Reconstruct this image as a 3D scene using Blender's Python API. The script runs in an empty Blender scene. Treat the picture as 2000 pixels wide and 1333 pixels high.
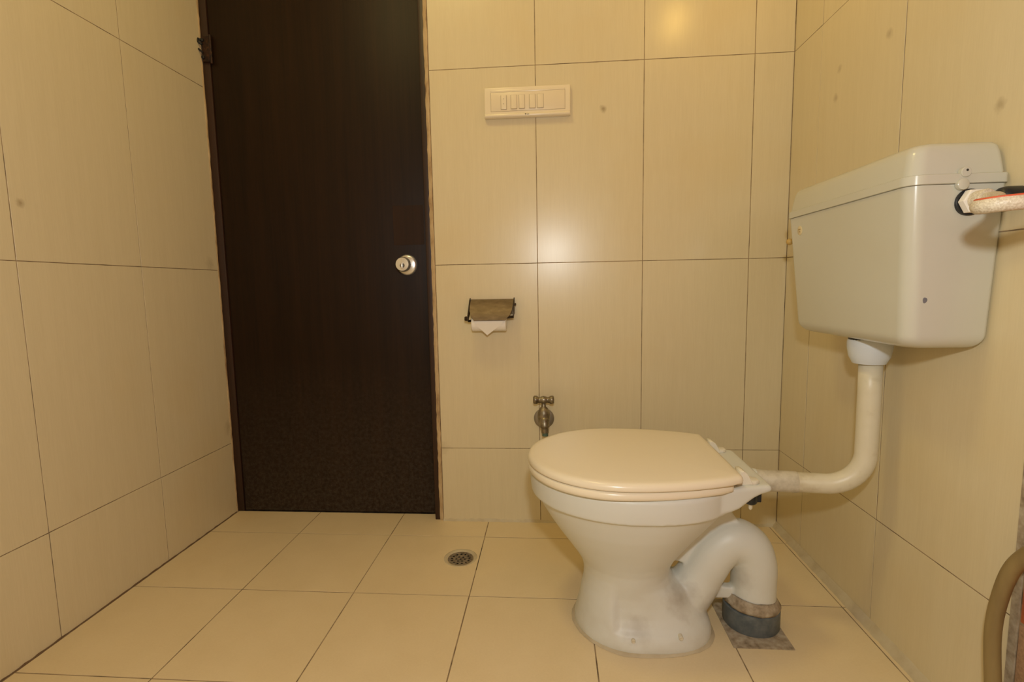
import bpy, bmesh, math, random
from mathutils import Vector, Matrix
from mathutils.geometry import delaunay_2d_cdt

random.seed(7)
PI = math.pi
S = bpy.context.scene
COL = S.collection

# ------------------------------------------------------------------ camera, light, exposure
CAM = (0.0281, -1.6006, 0.7751)
YAW, PITCH, ROLL, FPX = -0.07757, -0.10652, -0.01798, 987.65
cy, sy, cp, sp = math.cos(YAW), math.sin(YAW), math.cos(PITCH), math.sin(PITCH)
cr, sr = math.cos(ROLL), math.sin(ROLL)
X0 = Vector((cy, -sy, 0)); FW = Vector((cp*sy, cp*cy, sp)); U0 = Vector((-sp*sy, -sp*cy, cp))
Rv = cr*X0 + sr*U0; Uv = -sr*X0 + cr*U0
cam_data = bpy.data.cameras.new('camera'); cam_data.sensor_width = 36; cam_data.lens = FPX/2000*36
cam_data.clip_start = 0.01
cam = bpy.data.objects.new('camera', cam_data); COL.objects.link(cam)
M = Matrix((Rv, Uv, -FW)).transposed().to_4x4(); M.translation = Vector(CAM)
cam.matrix_world = M
S.camera = cam

world = bpy.data.worlds.new('world'); S.world = world; world.use_nodes = True
world.node_tree.nodes['Background'].inputs[0].default_value = (1, .85, .6, 1)
world.node_tree.nodes['Background'].inputs[1].default_value = 0.05

# the photographer's flash, just above the lens
fl = bpy.data.lights.new('camera_flash', 'POINT'); fl.energy = 20; fl.color = (.97, 1, .99); fl.shadow_soft_size = .028
flo = bpy.data.objects.new('camera_flash', fl); COL.objects.link(flo); flo.location = (.05, -1.62, .985)
BULB_STRENGTH = 30
CEIL_FILL_STRENGTH = 29

vs = S.view_settings
vs.view_transform = 'Standard'; vs.look = 'None'; vs.gamma = 1; vs.exposure = 0.08; vs.use_curve_mapping = False

# ------------------------------------------------------------------ measured room
XL, XR = -1.088, .7387
H1, H2, H3 = .2501, .8482, 1.4372
H4, CEIL = 2.03, 2.36
XD, XA, XB, XC = -.3366, -.0117, .3110, .6279
YEND = .037
YREAR = -2.25
TY = -.475          # axis of the toilet pan

# ------------------------------------------------------------------ helpers
def srgb(r, g, b):
    f = lambda c: (c/255/12.92 if c/255 <= .04045 else ((c/255+.055)/1.055)**2.4)
    return (f(r), f(g), f(b), 1)

def new_mat(name, col, rough=.5, metal=0., spec=.5, coat=0.):
    m = bpy.data.materials.new(name); m.use_nodes = True
    b = m.node_tree.nodes['Principled BSDF']
    b.inputs['Base Color'].default_value = (*col[:3], 1)
    b.inputs['Roughness'].default_value = rough
    b.inputs['Metallic'].default_value = metal
    b.inputs['Specular IOR Level'].default_value = spec
    b.inputs['Coat Weight'].default_value = coat
    b.inputs['Coat Roughness'].default_value = .08
    return m

class NT:
    def __init__(s, m): s.t = m.node_tree; s.b = s.t.nodes['Principled BSDF']
    def n(s, kind, **kw):
        x = s.t.nodes.new(kind)
        for k, v in kw.items(): setattr(x, k, v)
        return x
    def l(s, a, b): s.t.links.new(a, b)
    def pos(s, scale=(1, 1, 1), obj=False):
        if obj: o = s.n('ShaderNodeTexCoord').outputs['Object']
        else: o = s.n('ShaderNodeNewGeometry').outputs['Position']
        mp = s.n('ShaderNodeMapping'); mp.inputs['Scale'].default_value = scale
        s.l(o, mp.inputs['Vector']); return mp.outputs[0]
    def noise(s, scale=1, vec=None, detail=3, rough=.55, sc=(1, 1, 1), obj=False):
        t = s.n('ShaderNodeTexNoise'); t.inputs['Scale'].default_value = scale
        t.inputs['Detail'].default_value = detail; t.inputs['Roughness'].default_value = rough
        s.l(vec or s.pos(sc, obj), t.inputs['Vector']); return t.outputs['Fac']
    def ramp(s, fac, stops):
        r = s.n('ShaderNodeValToRGB'); e = r.color_ramp.elements
        while len(e) < len(stops): e.new(.5)
        for k, (p, c) in zip(e, stops):
            k.position = p; k.color = (*c[:3], 1) if hasattr(c, '__len__') else (c, c, c, 1)
        s.l(fac, r.inputs[0]); return r.outputs[0]
    def mix(s, fac, a, b, mode='MIX'):
        x = s.n('ShaderNodeMix', data_type='RGBA', blend_type=mode)
        for sock, v in ((x.inputs[0], fac), (x.inputs[6], a), (x.inputs[7], b)):
            if hasattr(v, 'is_linked'): s.l(v, sock)
            elif hasattr(v, '__len__'): sock.default_value = (*v[:3], 1)
            else: sock.default_value = v
        return x.outputs[2]
    def math(s, op, a, b=0., clamp=False):
        x = s.n('ShaderNodeMath', operation=op, use_clamp=clamp)
        for sock, v in ((x.inputs[0], a), (x.inputs[1], b)):
            if hasattr(v, 'is_linked'): s.l(v, sock)
            else: sock.default_value = v
        return x.outputs[0]
    def bump(s, h, strength=.1, dist=.002):
        x = s.n('ShaderNodeBump'); x.inputs['Strength'].default_value = strength; x.inputs['Distance'].default_value = dist
        s.l(h, x.inputs['Height']); s.l(x.outputs[0], s.b.inputs['Normal'])
    def col(s, c): s.l(c, s.b.inputs['Base Color'])

def mesh_obj(name, verts, faces, mat, parent=None, smooth=False, auto=None):
    me = bpy.data.meshes.new(name); me.from_pydata([tuple(v) for v in verts], [], faces)
    bm = bmesh.new(); bm.from_mesh(me); bmesh.ops.recalc_face_normals(bm, faces=bm.faces); bm.to_mesh(me); bm.free()
    return link(name, me, mat, parent, smooth, auto)

def link(name, me, mat, parent=None, smooth=False, auto=None):
    if mat is not None and not me.materials: me.materials.append(mat)
    if smooth or auto:
        me.polygons.foreach_set('use_smooth', [True]*len(me.polygons))
    if auto: me.set_sharp_from_angle(angle=math.radians(auto))
    o = bpy.data.objects.new(name, me); COL.objects.link(o)
    if parent: o.parent = parent
    return o

def put(o, parent):      # parent a mesh given in world coordinates to an Empty at its base
    o.parent = parent
    o.location = tuple(o.location[i] - parent.location[i] for i in range(3))
    return o

def tag(o, label, cat, group=None, kind=None):
    o['label'] = label; o['category'] = cat
    if group: o['group'] = group
    if kind: o['kind'] = kind
    return o

def empty(name, loc, label, cat, group=None, kind=None):
    o = bpy.data.objects.new(name, None); COL.objects.link(o); o.location = loc; o.empty_display_size = .05
    return tag(o, label, cat, group, kind)

class MB:
    def __init__(s): s.v = []; s.f = []
    def add(s, v, f):
        k = len(s.v); s.v += [Vector(p) for p in v]; s.f += [tuple(i+k for i in q) for q in f]; return s
    def box(s, a, b, M=None):
        x0, y0, z0 = a; x1, y1, z1 = b
        v = [Vector(p) for p in ((x0,y0,z0),(x1,y0,z0),(x1,y1,z0),(x0,y1,z0),(x0,y0,z1),(x1,y0,z1),(x1,y1,z1),(x0,y1,z1))]
        if M: v = [M @ p for p in v]
        return s.add(v, [(0,3,2,1),(4,5,6,7),(0,1,5,4),(1,2,6,5),(2,3,7,6),(3,0,4,7)])
    def loft(s, rings, cap0=True, cap1=True, closed=True):
        k = len(s.v); n = len(rings[0])
        for r in rings: s.v += [Vector(p) for p in r]
        for i in range(len(rings)-1):
            for j in range(n if closed else n-1):
                a, b = j, (j+1) % n
                s.f.append((k+i*n+a, k+i*n+b, k+(i+1)*n+b, k+(i+1)*n+a))
        if cap0: s.f.append(tuple(k+j for j in range(n))[::-1])
        if cap1: s.f.append(tuple(k+(len(rings)-1)*n+j for j in range(n)))
        return s
    def lathe(s, prof, o=(0, 0, 0), axis='z', n=32, M=None):
        rings = []
        for r, h in prof:
            ring = []
            for j in range(n):
                a = 2*PI*j/n; c, d = max(r, 1e-5)*math.cos(a), max(r, 1e-5)*math.sin(a)
                p = {'z': (c, d, h), 'y': (c, h, d), 'x': (h, c, d)}[axis]
                p = Vector(p)
                if M: p = M @ p
                ring.append(p + Vector(o))
            rings.append(ring)
        return s.loft(rings)
    def tube(s, pts, r, n=20, cap=True):
        pts = [Vector(p) for p in pts]; rr = r if hasattr(r, '__len__') else [r]*len(pts)
        rings = []; up = None
        for i, p in enumerate(pts):
            t = (pts[min(i+1, len(pts)-1)] - pts[max(i-1, 0)]).normalized()
            if up is None:
                up = Vector((0, 0, 1)) if abs(t.z) < .9 else Vector((0, 1, 0))
            up = (up - t*up.dot(t)).normalized(); sd = t.cross(up)
            rings.append([p + rr[i]*(math.cos(2*PI*j/n)*up + math.sin(2*PI*j/n)*sd) for j in range(n)])
        return s.loft(rings, cap, cap)
    def build(s, name, mat, parent=None, smooth=False, auto=None, bevel=None, world_parent=None):
        o = mesh_obj(name, s.v, s.f, mat, parent, smooth, auto)
        if bevel:
            me = o.data; bm = bmesh.new(); bm.from_mesh(me)
            ed = [e for e in bm.edges if len(e.link_faces) == 2 and e.calc_face_angle(0) > .5]
            bmesh.ops.bevel(bm, geom=ed, offset=bevel[0], segments=bevel[1], affect='EDGES', profile=.5)
            bm.to_mesh(me); bm.free()
            me.polygons.foreach_set('use_smooth', [True]*len(me.polygons)); me.set_sharp_from_angle(angle=math.radians(40))
        if world_parent: put(o, world_parent)
        return o

def catmull(pts, k=8):
    P = [Vector(p) for p in pts]; P = [2*P[0]-P[1]] + P + [2*P[-1]-P[-2]]; out = []
    for i in range(1, len(P)-2):
        a, b, c, d = P[i-1:i+3]
        for j in range(k):
            t = j/k
            out.append(.5*((2*b) + (c-a)*t + (2*a-5*b+4*c-d)*t*t + (3*b-a-3*c+d)*t**3))
    out.append(P[-2]); return out

# ------------------------------------------------------------------ materials
def tile_mat(name, c_lo, c_hi, rough, streak=True, spots=(), spot_col=(.25, .17, .08), streak_amt=1.):
    m = new_mat(name, c_hi, rough); t = NT(m)
    if streak:
        a = t.noise(1, sc=(620, 620, 16), detail=3, rough=.5)
        b = t.noise(1, sc=(60, 60, 3), detail=3)
        f = t.math('ADD', t.math('MULTIPLY', a, .6), t.math('MULTIPLY', b, .4))
        c = t.ramp(f, [(.30, c_lo), (.66, c_hi)])
    else:
        a = t.noise(220, detail=2); b = t.noise(9, detail=3)
        f = t.math('ADD', t.math('MULTIPLY', a, .4), t.math('MULTIPLY', b, .6))
        c = t.ramp(f, [(.35, c_lo), (.62, c_hi)])
    # faint yellow ageing blotches
    bl = t.ramp(t.noise(2.3, detail=4), [(.52, 0.), (.78, .35)])
    c = t.mix(bl, c, tuple(x*y for x, y in zip(c_hi[:3], (.93, .80, .52))))
    if spots:
        geo = t.n('ShaderNodeNewGeometry').outputs['Position']
        nz = t.noise(70, detail=3)
        for (p, r, k) in spots:
            d = t.n('ShaderNodeVectorMath', operation='DISTANCE'); t.l(geo, d.inputs[0]); d.inputs[1].default_value = p
            dd = t.math('ADD', d.outputs['Value'], t.math('MULTIPLY', t.math('SUBTRACT', nz, .5), r*1.2))
            fac = t.math('MULTIPLY', t.math('SUBTRACT', 1., t.math('DIVIDE', dd, r), True), k, True)
            c = t.mix(fac, c, spot_col)
    t.col(c)
    return m

CLO, CHI = (.655, .565, .37), (.70, .61, .41)
SPOTS_B = [((.1907, 0, 1.3033), .013, .7), ((-.335, 0, .25), .03, .25)]
SPOTS_L = [((XL, -.5875, .9701), .012, .6), ((XL, 0, .868), .025, .3), ((XL, .03, .31), .03, .35)]
SPOTS_R = [((XR, -.4262, 1.2876), .013, .5), ((XR, -.2309, 1.2267), .013, .5), ((XR, -.7103, 1.0475), .013, .45), ((XR, -.2431, 1.2907), .012, .4)]
M_tile_b = tile_mat('cream_tile_back', CLO, CHI, .27, spots=SPOTS_B)
M_tile_l = tile_mat('cream_tile_left', CLO, CHI, .34, spots=SPOTS_L)
M_tile_r = tile_mat('cream_tile_right', CLO, CHI, .34, spots=SPOTS_R)
M_tile_f = tile_mat('beige_floor_tile', (.70, .565, .345), (.74, .605, .38), .42, streak=False)
M_grout = new_mat('grout', (.26, .17, .085), .9)
t = NT(M_grout); t.col(t.ramp(t.noise(22, detail=4), [(.36, (.13, .085, .045)), (.56, (.33, .24, .14))]))
M_red = tile_mat('terracotta_tile', (.30, .075, .025), (.44, .12, .04), .5, streak=False)
M_brown = tile_mat('brown_granular_tile', (.20, .115, .06), (.42, .26, .15), .6, streak=False)
M_cement = new_mat('cement', (.42, .36, .27), .85)
t = NT(M_cement); t.col(t.ramp(t.noise(60, detail=5), [(.3, (.20, .15, .09)), (.5, (.36, .29, .20)), (.75, (.50, .44, .33))])); t.bump(t.noise(90, detail=4), .4, .002)
M_caulk = new_mat('caulk', (.5, .43, .31), .6)
t = NT(M_caulk); t.col(t.ramp(t.noise(26, detail=5), [(.30, (.46, .38, .245)), (.5, (.53, .45, .30)), (.72, (.57, .50, .35))])); t.bump(t.noise(60, detail=4), .2, .001)
M_plaster = new_mat('plaster_edge', (.5, .33, .17), .85)
t = NT(M_plaster); t.col(t.ramp(t.noise(1, sc=(40, 40, 14), detail=5), [(.28, (.24, .14, .07)), (.46, (.48, .34, .18)), (.7, (.60, .46, .27))])); t.bump(t.noise(80, detail=4), .6, .003)
M_white = new_mat('white_ceiling', (.72, .66, .54), .8)

def wood(name, lo, hi, rough, dirt=False):
    m = new_mat(name, hi, rough); t = NT(m)
    f = t.noise(1, sc=(190, 190, 3.2), detail=5, rough=.65); g = t.noise(1, sc=(26, 26, 1.2), detail=4)
    c = t.ramp(t.math('ADD', t.math('MULTIPLY', f, .55), t.math('MULTIPLY', g, .45)), [(.36, lo), (.64, hi)])
    if dirt:
        geo = t.n('ShaderNodeNewGeometry').outputs['Position']
        sx = t.n('ShaderNodeSeparateXYZ'); t.l(geo, sx.inputs[0])
        h = t.math('SUBTRACT', 1., t.math('DIVIDE', sx.outputs['Z'], .55), True)
        dn = t.ramp(t.noise(85, detail=6, rough=.7), [(.40, .12), (.66, .75)])
        c = t.mix(t.math('MULTIPLY', h, dn, True), c, (.07, .055, .04))
        sc = t.ramp(t.noise(240, detail=2), [(.70, 0.), (.75, 1.)])
        c = t.mix(t.math('MULTIPLY', t.math('MULTIPLY', h, h), t.math('MULTIPLY', sc, .5), True), c, (.3, .24, .16))
    t.col(c); t.bump(f, .06, .001); return m
M_door = wood('dark_door_wood', (.0105, .0042, .0014), (.0205, .0083, .0028), .5, True)
M_frame = wood('frame_wood', (.018, .0065, .0028), (.036, .0125, .005), .5)
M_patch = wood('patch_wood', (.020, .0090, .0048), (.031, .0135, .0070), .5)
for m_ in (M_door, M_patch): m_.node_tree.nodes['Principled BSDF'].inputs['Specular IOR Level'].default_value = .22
M_blackgap = new_mat('dark_gap', (.004, .003, .003), .6)

M_cer = new_mat('ceramic', (.66, .62, .525), .42)
t = NT(M_cer)
geo = t.n('ShaderNodeNewGeometry').outputs['Position']; sx = t.n('ShaderNodeSeparateXYZ'); t.l(geo, sx.inputs[0])
low = t.math('SUBTRACT', 1., t.math('DIVIDE', sx.outputs['Z'], .2), True)
grime = t.math('MULTIPLY', low, t.ramp(t.noise(14, detail=5), [(.45, 0.), (.75, .5)]), True)
cc = t.mix(grime, (.68, .69, .635), (.50, .45, .34))
for p_, r_, k_ in (((.305, TY-.06, .095), .05, .55), ((.372, TY-.02, .06), .045, .4), ((.44, TY-.03, .12), .035, .4), ((.205, TY-.10, .04), .035, .45)):
    d = t.n('ShaderNodeVectorMath', operation='DISTANCE'); t.l(geo, d.inputs[0]); d.inputs[1].default_value = p_
    dd = t.math('ADD', d.outputs['Value'], t.math('MULTIPLY', t.math('SUBTRACT', t.noise(40, detail=4), .5), r_*1.3))
    cc = t.mix(t.math('MULTIPLY', t.math('SUBTRACT', 1., t.math('DIVIDE', dd, r_), True), k_, True), cc, (.30, .25, .19))
t.col(cc)
M_seat = new_mat('seat_plastic', (.82, .735, .57), .24)
M_seat2 = new_mat('hinge_plastic', (.76, .72, .60), .3)
M_tank = new_mat('cistern_plastic', (.63, .575, .44), .2, spec=.5)
t = NT(M_tank); t.col(t.mix(t.ramp(t.noise(5, detail=4), [(.4, 0.), (.75, .5)]), (.585, .58, .495), (.565, .545, .44)))
M_tankedge = new_mat('cistern_seam', (.42, .34, .22), .5)
M_pipe = new_mat('cream_pipe', (.62, .545, .40), .38)
t = NT(M_pipe); t.col(t.ramp(t.noise(18, detail=6), [(.30, (.50, .43, .29)), (.46, (.64, .59, .45)), (.8, (.69, .64, .51))])); t.bump(t.noise(120, detail=3), .15, .001)
M_sleeve = new_mat('sealed_joint', (.54, .49, .38), .6)
t = NT(M_sleeve); t.col(t.ramp(t.noise(45, detail=5), [(.3, (.40, .35, .26)), (.6, (.58, .53, .42))])); t.bump(t.noise(70, detail=4), .4, .002)
M_cup = new_mat('white_plastic', (.62, .67, .72), .35)
M_collar = new_mat('grey_blue_pvc', (.085, .105, .115), .55)
t = NT(M_collar); t.col(t.ramp(t.noise(60, detail=4), [(.3, (.075, .095, .105)), (.7, (.15, .165, .165))]))
M_black = new_mat('black_rubber', (.012, .014, .016), .4)
M_chrome = new_mat('chrome', (.80, .79, .75), .26, .75)
M_chrome_d = new_mat('chrome_dark', (.10, .085, .065), .3, .9)
M_brass = new_mat('aged_chrome', (.40, .33, .22), .34, .85)
t = NT(M_brass); t.col(t.ramp(t.noise(60, detail=5), [(.3, (.15, .125, .085)), (.55, (.29, .25, .175)), (.8, (.42, .37, .27))]))
t.l(t.ramp(t.noise(90), [(.3, .25), (.7, .5)]), t.b.inputs['Roughness'])
M_verd = new_mat('verdigris', (.10, .16, .12), .6, .3)
M_escut = new_mat('escutcheon_metal', (.30, .27, .22), .4, .7)
M_plate = new_mat('tarnished_plate', (.30, .21, .11), .5, .45)
t = NT(M_plate); t.col(t.ramp(t.noise(1, sc=(40, 40, 110), detail=5), [(.3, (.15, .105, .055)), (.55, (.20, .145, .08)), (.8, (.27, .20, .12))]))
M_darkmet = new_mat('dark_metal', (.05, .035, .022), .5, .6)
M_rust = new_mat('rusty_hinge', (.05, .02, .01), .6, .4)
t = NT(M_rust); t.col(t.ramp(t.noise(120, detail=4), [(.35, (.012, .008, .006)), (.6, (.05, .02, .009)), (.8, (.16, .075, .03))]))
M_paper = new_mat('tissue_paper', (.84, .80, .72), .9)
M_switch = new_mat('switch_plate', (.80, .70, .515), .22)
M_switch2 = new_mat('switch_module', (.77, .665, .48), .3)
M_ink = new_mat('dark_ink', (.03, .028, .022), .6)
M_grate = new_mat('drain_steel', (.26, .225, .18), .38, .75)
t = NT(M_grate); t.col(t.ramp(t.noise(110, detail=4), [(.35, (.16, .13, .10)), (.65, (.34, .30, .25))]))
M_hose = new_mat('olive_hose', (.26, .185, .07), .42)
t = NT(M_hose); t.col(t.ramp(t.noise(1, sc=(30, 30, 5), detail=3), [(.3, (.19, .13, .05)), (.7, (.31, .225, .09))]))
M_braid = new_mat('braided_white', (.72, .64, .50), .4)
t = NT(M_braid)
t.col(t.ramp(t.noise(420, detail=2), [(.38, (.56, .48, .35)), (.6, (.74, .67, .53))])); t.bump(t.noise(420, detail=2), .5, .001)
M_redstripe = new_mat('red_stripe', (.62, .10, .04), .45)
M_badge = new_mat('badge_cream', (.70, .60, .38), .35)
M_gold = new_mat('gold_print', (.42, .28, .10), .45)
M_stain = new_mat('blue_grey_stain', (.17, .17, .19), .6)
M_amber = new_mat('amber_sealant', (.52, .34, .10), .5)

# ------------------------------------------------------------------ the room shell
def slab_mesh(key, w, h, t_, b, cache={}):
    k = (key, round(w, 4), round(h, 4))
    if k in cache: return cache[k]
    # local: face in XY plane, front towards +Z, chamfered rim
    me = bpy.data.meshes.new('tile')
    x, y = w/2, h/2
    v = [(-x,-y,-t_),(x,-y,-t_),(x,y,-t_),(-x,y,-t_), (-x,-y,-b),(x,-y,-b),(x,y,-b),(-x,y,-b), (-x+b,-y+b,0),(x-b,-y+b,0),(x-b,y-b,0),(-x+b,y-b,0)]
    f = [(3,2,1,0),(0,1,5,4),(1,2,6,5),(2,3,7,6),(3,0,4,7),(4,5,9,8),(5,6,10,9),(6,7,11,10),(7,4,8,11),(8,9,10,11)]
    me.from_pydata(v, [], f); cache[k] = me; return me

FRAMES = {'back': Matrix(((1,0,0),(0,0,-1),(0,1,0))), 'left': Matrix(((0,0,1),(1,0,0),(0,1,0))),
          'right': Matrix(((0,0,-1),(-1,0,0),(0,1,0))), 'floor': Matrix(((1,0,0),(0,1,0),(0,0,1))), 'rear': Matrix(((-1,0,0),(0,0,1),(0,1,0)))}
GAP, TT = .0020, .006
def tile(side, parent, a0, a1, b0, b1, mat, depth, gap=GAP):
    """a: across the wall (world X or Y), b: up (world Z, or Y on the floor); depth: world coordinate of the face."""
    w, h = (a1-a0)-gap, (b1-b0)-gap
    if w < .004 or h < .004: return
    me = slab_mesh(mat.name, w, h, TT, .0003)
    o = link('tile', me, mat, parent)
    ca, cb = (a0+a1)/2, (b0+b1)/2
    jit = random.uniform(-.0004, .0004)
    loc = {'back': (ca, depth+jit, cb), 'rear': (ca, depth, cb), 'left': (depth+jit, ca, cb), 'right': (depth+jit, ca, cb), 'floor': (ca, cb, depth+jit*.5)}[side]
    M4 = FRAMES[side].to_4x4()
    rx, ry = random.gauss(0, .0006), random.gauss(0, .0006)
    M4 = Matrix.Translation(loc) @ M4 @ Matrix.Rotation(rx, 4, 'X') @ Matrix.Rotation(ry, 4, 'Y')
    o.matrix_world = M4
    return o
ROWS = [(0., H1), (H1, H2), (H2, H3), (H3, H4), (H4, CEIL)]
GB = .0009     # the grout sits this far behind the tile face
T = .12

def shell(name, boxes, label, cat, mat=M_grout):
    mb = MB()
    for a, b in boxes: mb.box(a, b)
    o = mb.build(name, mat); return tag(o, label, cat, kind='structure')

DOOR_TOP = 1.98
wall_back = shell('wall_back', [((XD, GB, 0), (XR+T, T, CEIL)), ((XL-T, GB, DOOR_TOP), (XD, T, CEIL))],
                  'cream streaked tile wall behind the toilet with switch plate and tap', 'wall')
wall_left = shell('wall_left', [((XL-T, YREAR, 0), (XL-GB, YEND, CEIL))], 'cream streaked tile wall left of the dark door', 'wall')
wall_right = shell('wall_right', [((XR+GB, YREAR, 0), (XR+T, GB, CEIL))], 'cream streaked tile wall on the right carrying the cistern', 'wall')
wall_front = shell('wall_front', [((XL-T, YREAR-T, 0), (XR+T, YREAR, CEIL))], 'plain cream painted wall opposite the dark door', 'wall', new_mat('cream_paint', (.62, .5, .33), .6))
ceiling = shell('ceiling', [((XL-T, YREAR-T, CEIL), (XR+T, T, CEIL+.1))], 'plain off-white ceiling', 'ceiling', M_white)
floor = shell('floor', [((XL-T, YREAR-T, -.1), (XR+T, T, -.012))], 'beige square floor tiles in front of the door', 'floor')

cols = [XD, XA, XB, XC, XR-.0005]
for r0, r1 in ROWS:
    for a0, a1 in zip(cols, cols[1:]): tile('back', wall_back, a0, a1, r0, r1, M_tile_b, 0)
for a0, a1 in ((XL, -.66), (-.66, XD)): tile('back', wall_back, a0, a1, DOOR_TOP, CEIL, M_tile_b, 0)
P = .3265
lc = [YEND] + [.0428-P*k for k in range(1, 8)]
for r0, r1 in ROWS:
    for a1, a0 in zip(lc, lc[1:]):
        tile('left', wall_left, max(a0, YREAR), a1, r0, r1, M_tile_l, XL)
rc = [-.0005, -.1522, -.4759, -.806]
for r0, r1 in ROWS:
    for a1, a0 in zip(rc, rc[1:]): tile('right', wall_right, a0, a1, r0, r1, M_tile_r, XR)
# the strip of other tiling nearer the camera
yy = -.820
while yy > YREAR+.05:
    y2 = max(yy-.20, YREAR)
    tile('right', wall_right, y2, yy, 0, H1, M_brown, XR, .004)
    z = H1
    while z < CEIL-.01:
        z2 = min(z+.2, CEIL); tile('right', wall_right, y2, yy, z, z2, M_red, XR, .004); z = z2
    yy = y2
o = MB().box((XR-.002, -.8195, 0), (XR+.01, -.8065, CEIL)).build('trim_1', M_cement)
tag(o, 'grey vertical grout strip between cream and red tiles by the hose', 'grout strip', kind='structure')

# floor tiles, the drain's tile with its round hole
FX0, FY0, FP, FQ = -.1845, -.1075, .3, .3037
DR = Vector((-.2385, -.2315)); DRAD = .046
fxs = [XL] + [FX0+k*FP for k in range(-3, 4)]
fxs = sorted([x for x in fxs if x < XR-.01 and x >= XL]) + [XR]
fys = [.046] + [FY0-k*FQ for k in range(0, 7)] + [YREAR]
def holed_tile(x0, x1, y0, y1):
    g = GAP/2; x0 += g; x1 -= g; y0 += g; y1 -= g
    n = 64; outer = []; inner = []
    for k in range(n):
        a = 2*PI*k/n+PI/4/8; d = Vector((math.cos(a), math.sin(a)))
        inner.append(DR + d*DRAD)
    sq = []
    for k in range(16): sq.append((x0+(x1-x0)*k/16, y0))
    for k in range(16): sq.append((x1, y0+(y1-y0)*k/16))
    for k in range(16): sq.append((x1-(x1-x0)*k/16, y1))
    for k in range(16): sq.append((x0, y1-(y1-y0)*k/16))
    pts = [Vector(p) for p in sq] + inner
    edges = [(i, (i+1) % 64) for i in range(64)] + [(64+i, 64+(i+1) % 64) for i in range(64)]
    vv, ee, ff, *_ = delaunay_2d_cdt(pts, edges, [], 1, 1e-6)
    top = [(v.x, v.y, 0) for v in vv]; bot = [(v.x, v.y, -TT) for v in vv]; k = len(top)
    faces = []
    for f in ff:
        c = sum((vv[i] for i in f), Vector((0, 0)))/len(f)
        if (c-DR).length < DRAD*.99: continue
        faces.append(tuple(f)); faces.append(tuple(i+k for i in reversed(f)))
    for i in range(64):
        j = (i+1) % 64; faces.append((i, j, j+k, i+k)); faces.append((64+i, 64+j, 64+j+k, 64+i+k))
    return mesh_obj('tile', top+bot, faces, M_tile_f, floor)
for a0, a1 in zip(fxs, fxs[1:]):
    for b1, b0 in zip(fys, fys[1:]):
        if a0 < DR.x < a1 and b0 < DR.y < b1: holed_tile(a0, a1, b0, b1)
        else: tile('floor', floor, a0, a1, b0, b1, M_tile_f, 0, .0028)
# grout bed just below the tile faces, with a pocket for the drain
mbg = MB()
for a, b in (((XL, YREAR), (DR.x-.06, .046)), ((DR.x+.06, YREAR), (XR, .046)), ((DR.x-.06, YREAR), (DR.x+.06, DR.y-.06)), ((DR.x-.06, DR.y+.06), (DR.x+.06, .046))):
    mbg.box((a[0], a[1], -.013), (b[0], b[1], -GB))
mbg.build('grout_bed', M_grout, floor)

# caulk fillet along the right wall, thin seals along the other edges
def fillet(name, p0, p1, nrm, wdt, hgt, mat, label, wob=.25, n=60):
    p0, p1, nrm = Vector(p0), Vector(p1), Vector(nrm); rings = []
    for i in range(n+1):
        p = p0.lerp(p1, i/n); a = 1+random.uniform(-wob, wob); b = 1+random.uniform(-wob, wob)
        w_, h_ = wdt*a, hgt*b
        q = [p + Vector((0, 0, -.0015)), p + nrm*w_ + Vector((0, 0, -.0015)), p + nrm*w_*.55 + Vector((0, 0, h_*.38)), p + nrm*w_*.25 + Vector((0, 0, h_*.7)), p + Vector((0, 0, h_))]
        rings.append(q)
    o = MB().loft(rings).build(name, mat, auto=50)
    return tag(o, label, 'sealant', kind='structure')
fillet('trim_2', (XR, 0, 0), (XR, YREAR, 0), (-1, 0, 0), .016, .017, M_caulk, 'dirty cream sealant strip along the foot of the right wall', .07, 140)
fillet('trim_3', (XD, 0, 0), (XR, 0, 0), (0, -1, 0), .007, .008, M_caulk, 'thin cream sealant line along the foot of the back wall', .3, 90)
fillet('trim_4', (XL, YEND, 0), (XL, YREAR, 0), (1, 0, 0), .0026, .002, new_mat('dirt_line', (.15, .09, .045), .9), 'dark dirty joint along the foot of the left wall', .7, 160)
# ragged plaster edge between the door frame and the back wall tiles
rings = []
for i in range(121):
    z = DOOR_TOP*i/120; d = random.uniform(-.0016, .0016); e = random.uniform(-.0012, .0012)
    rings.append([(-.350+e*.5, .0305, z), (-.350+e, .003, z), (-.3445+e, -.0005+d*.6, z), (-.3385+d, -.001, z), (-.336, .004, z), (-.336, .0305, z)])
o = MB().loft(rings).build('trim_5', M_plaster, auto=50)
tag(o, 'ragged brown plaster edge between door frame and back wall tiles', 'plaster edge', kind='structure')
rings = []
for i in range(121):
    z = DOOR_TOP*i/120; d = random.uniform(-.0014, .0014)
    rings.append([(XL-.02, .0365, z), (XL-.0005, .0365, z), (XL+.001+d*.6, .0375, z), (XL+.001+d*.6, .043, z), (XL-.02, .043, z)])
o = MB().loft(rings).build('trim_6', M_plaster, auto=50)
tag(o, 'thin ragged plaster line between left wall tiles and door frame', 'plaster edge', kind='structure')

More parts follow.
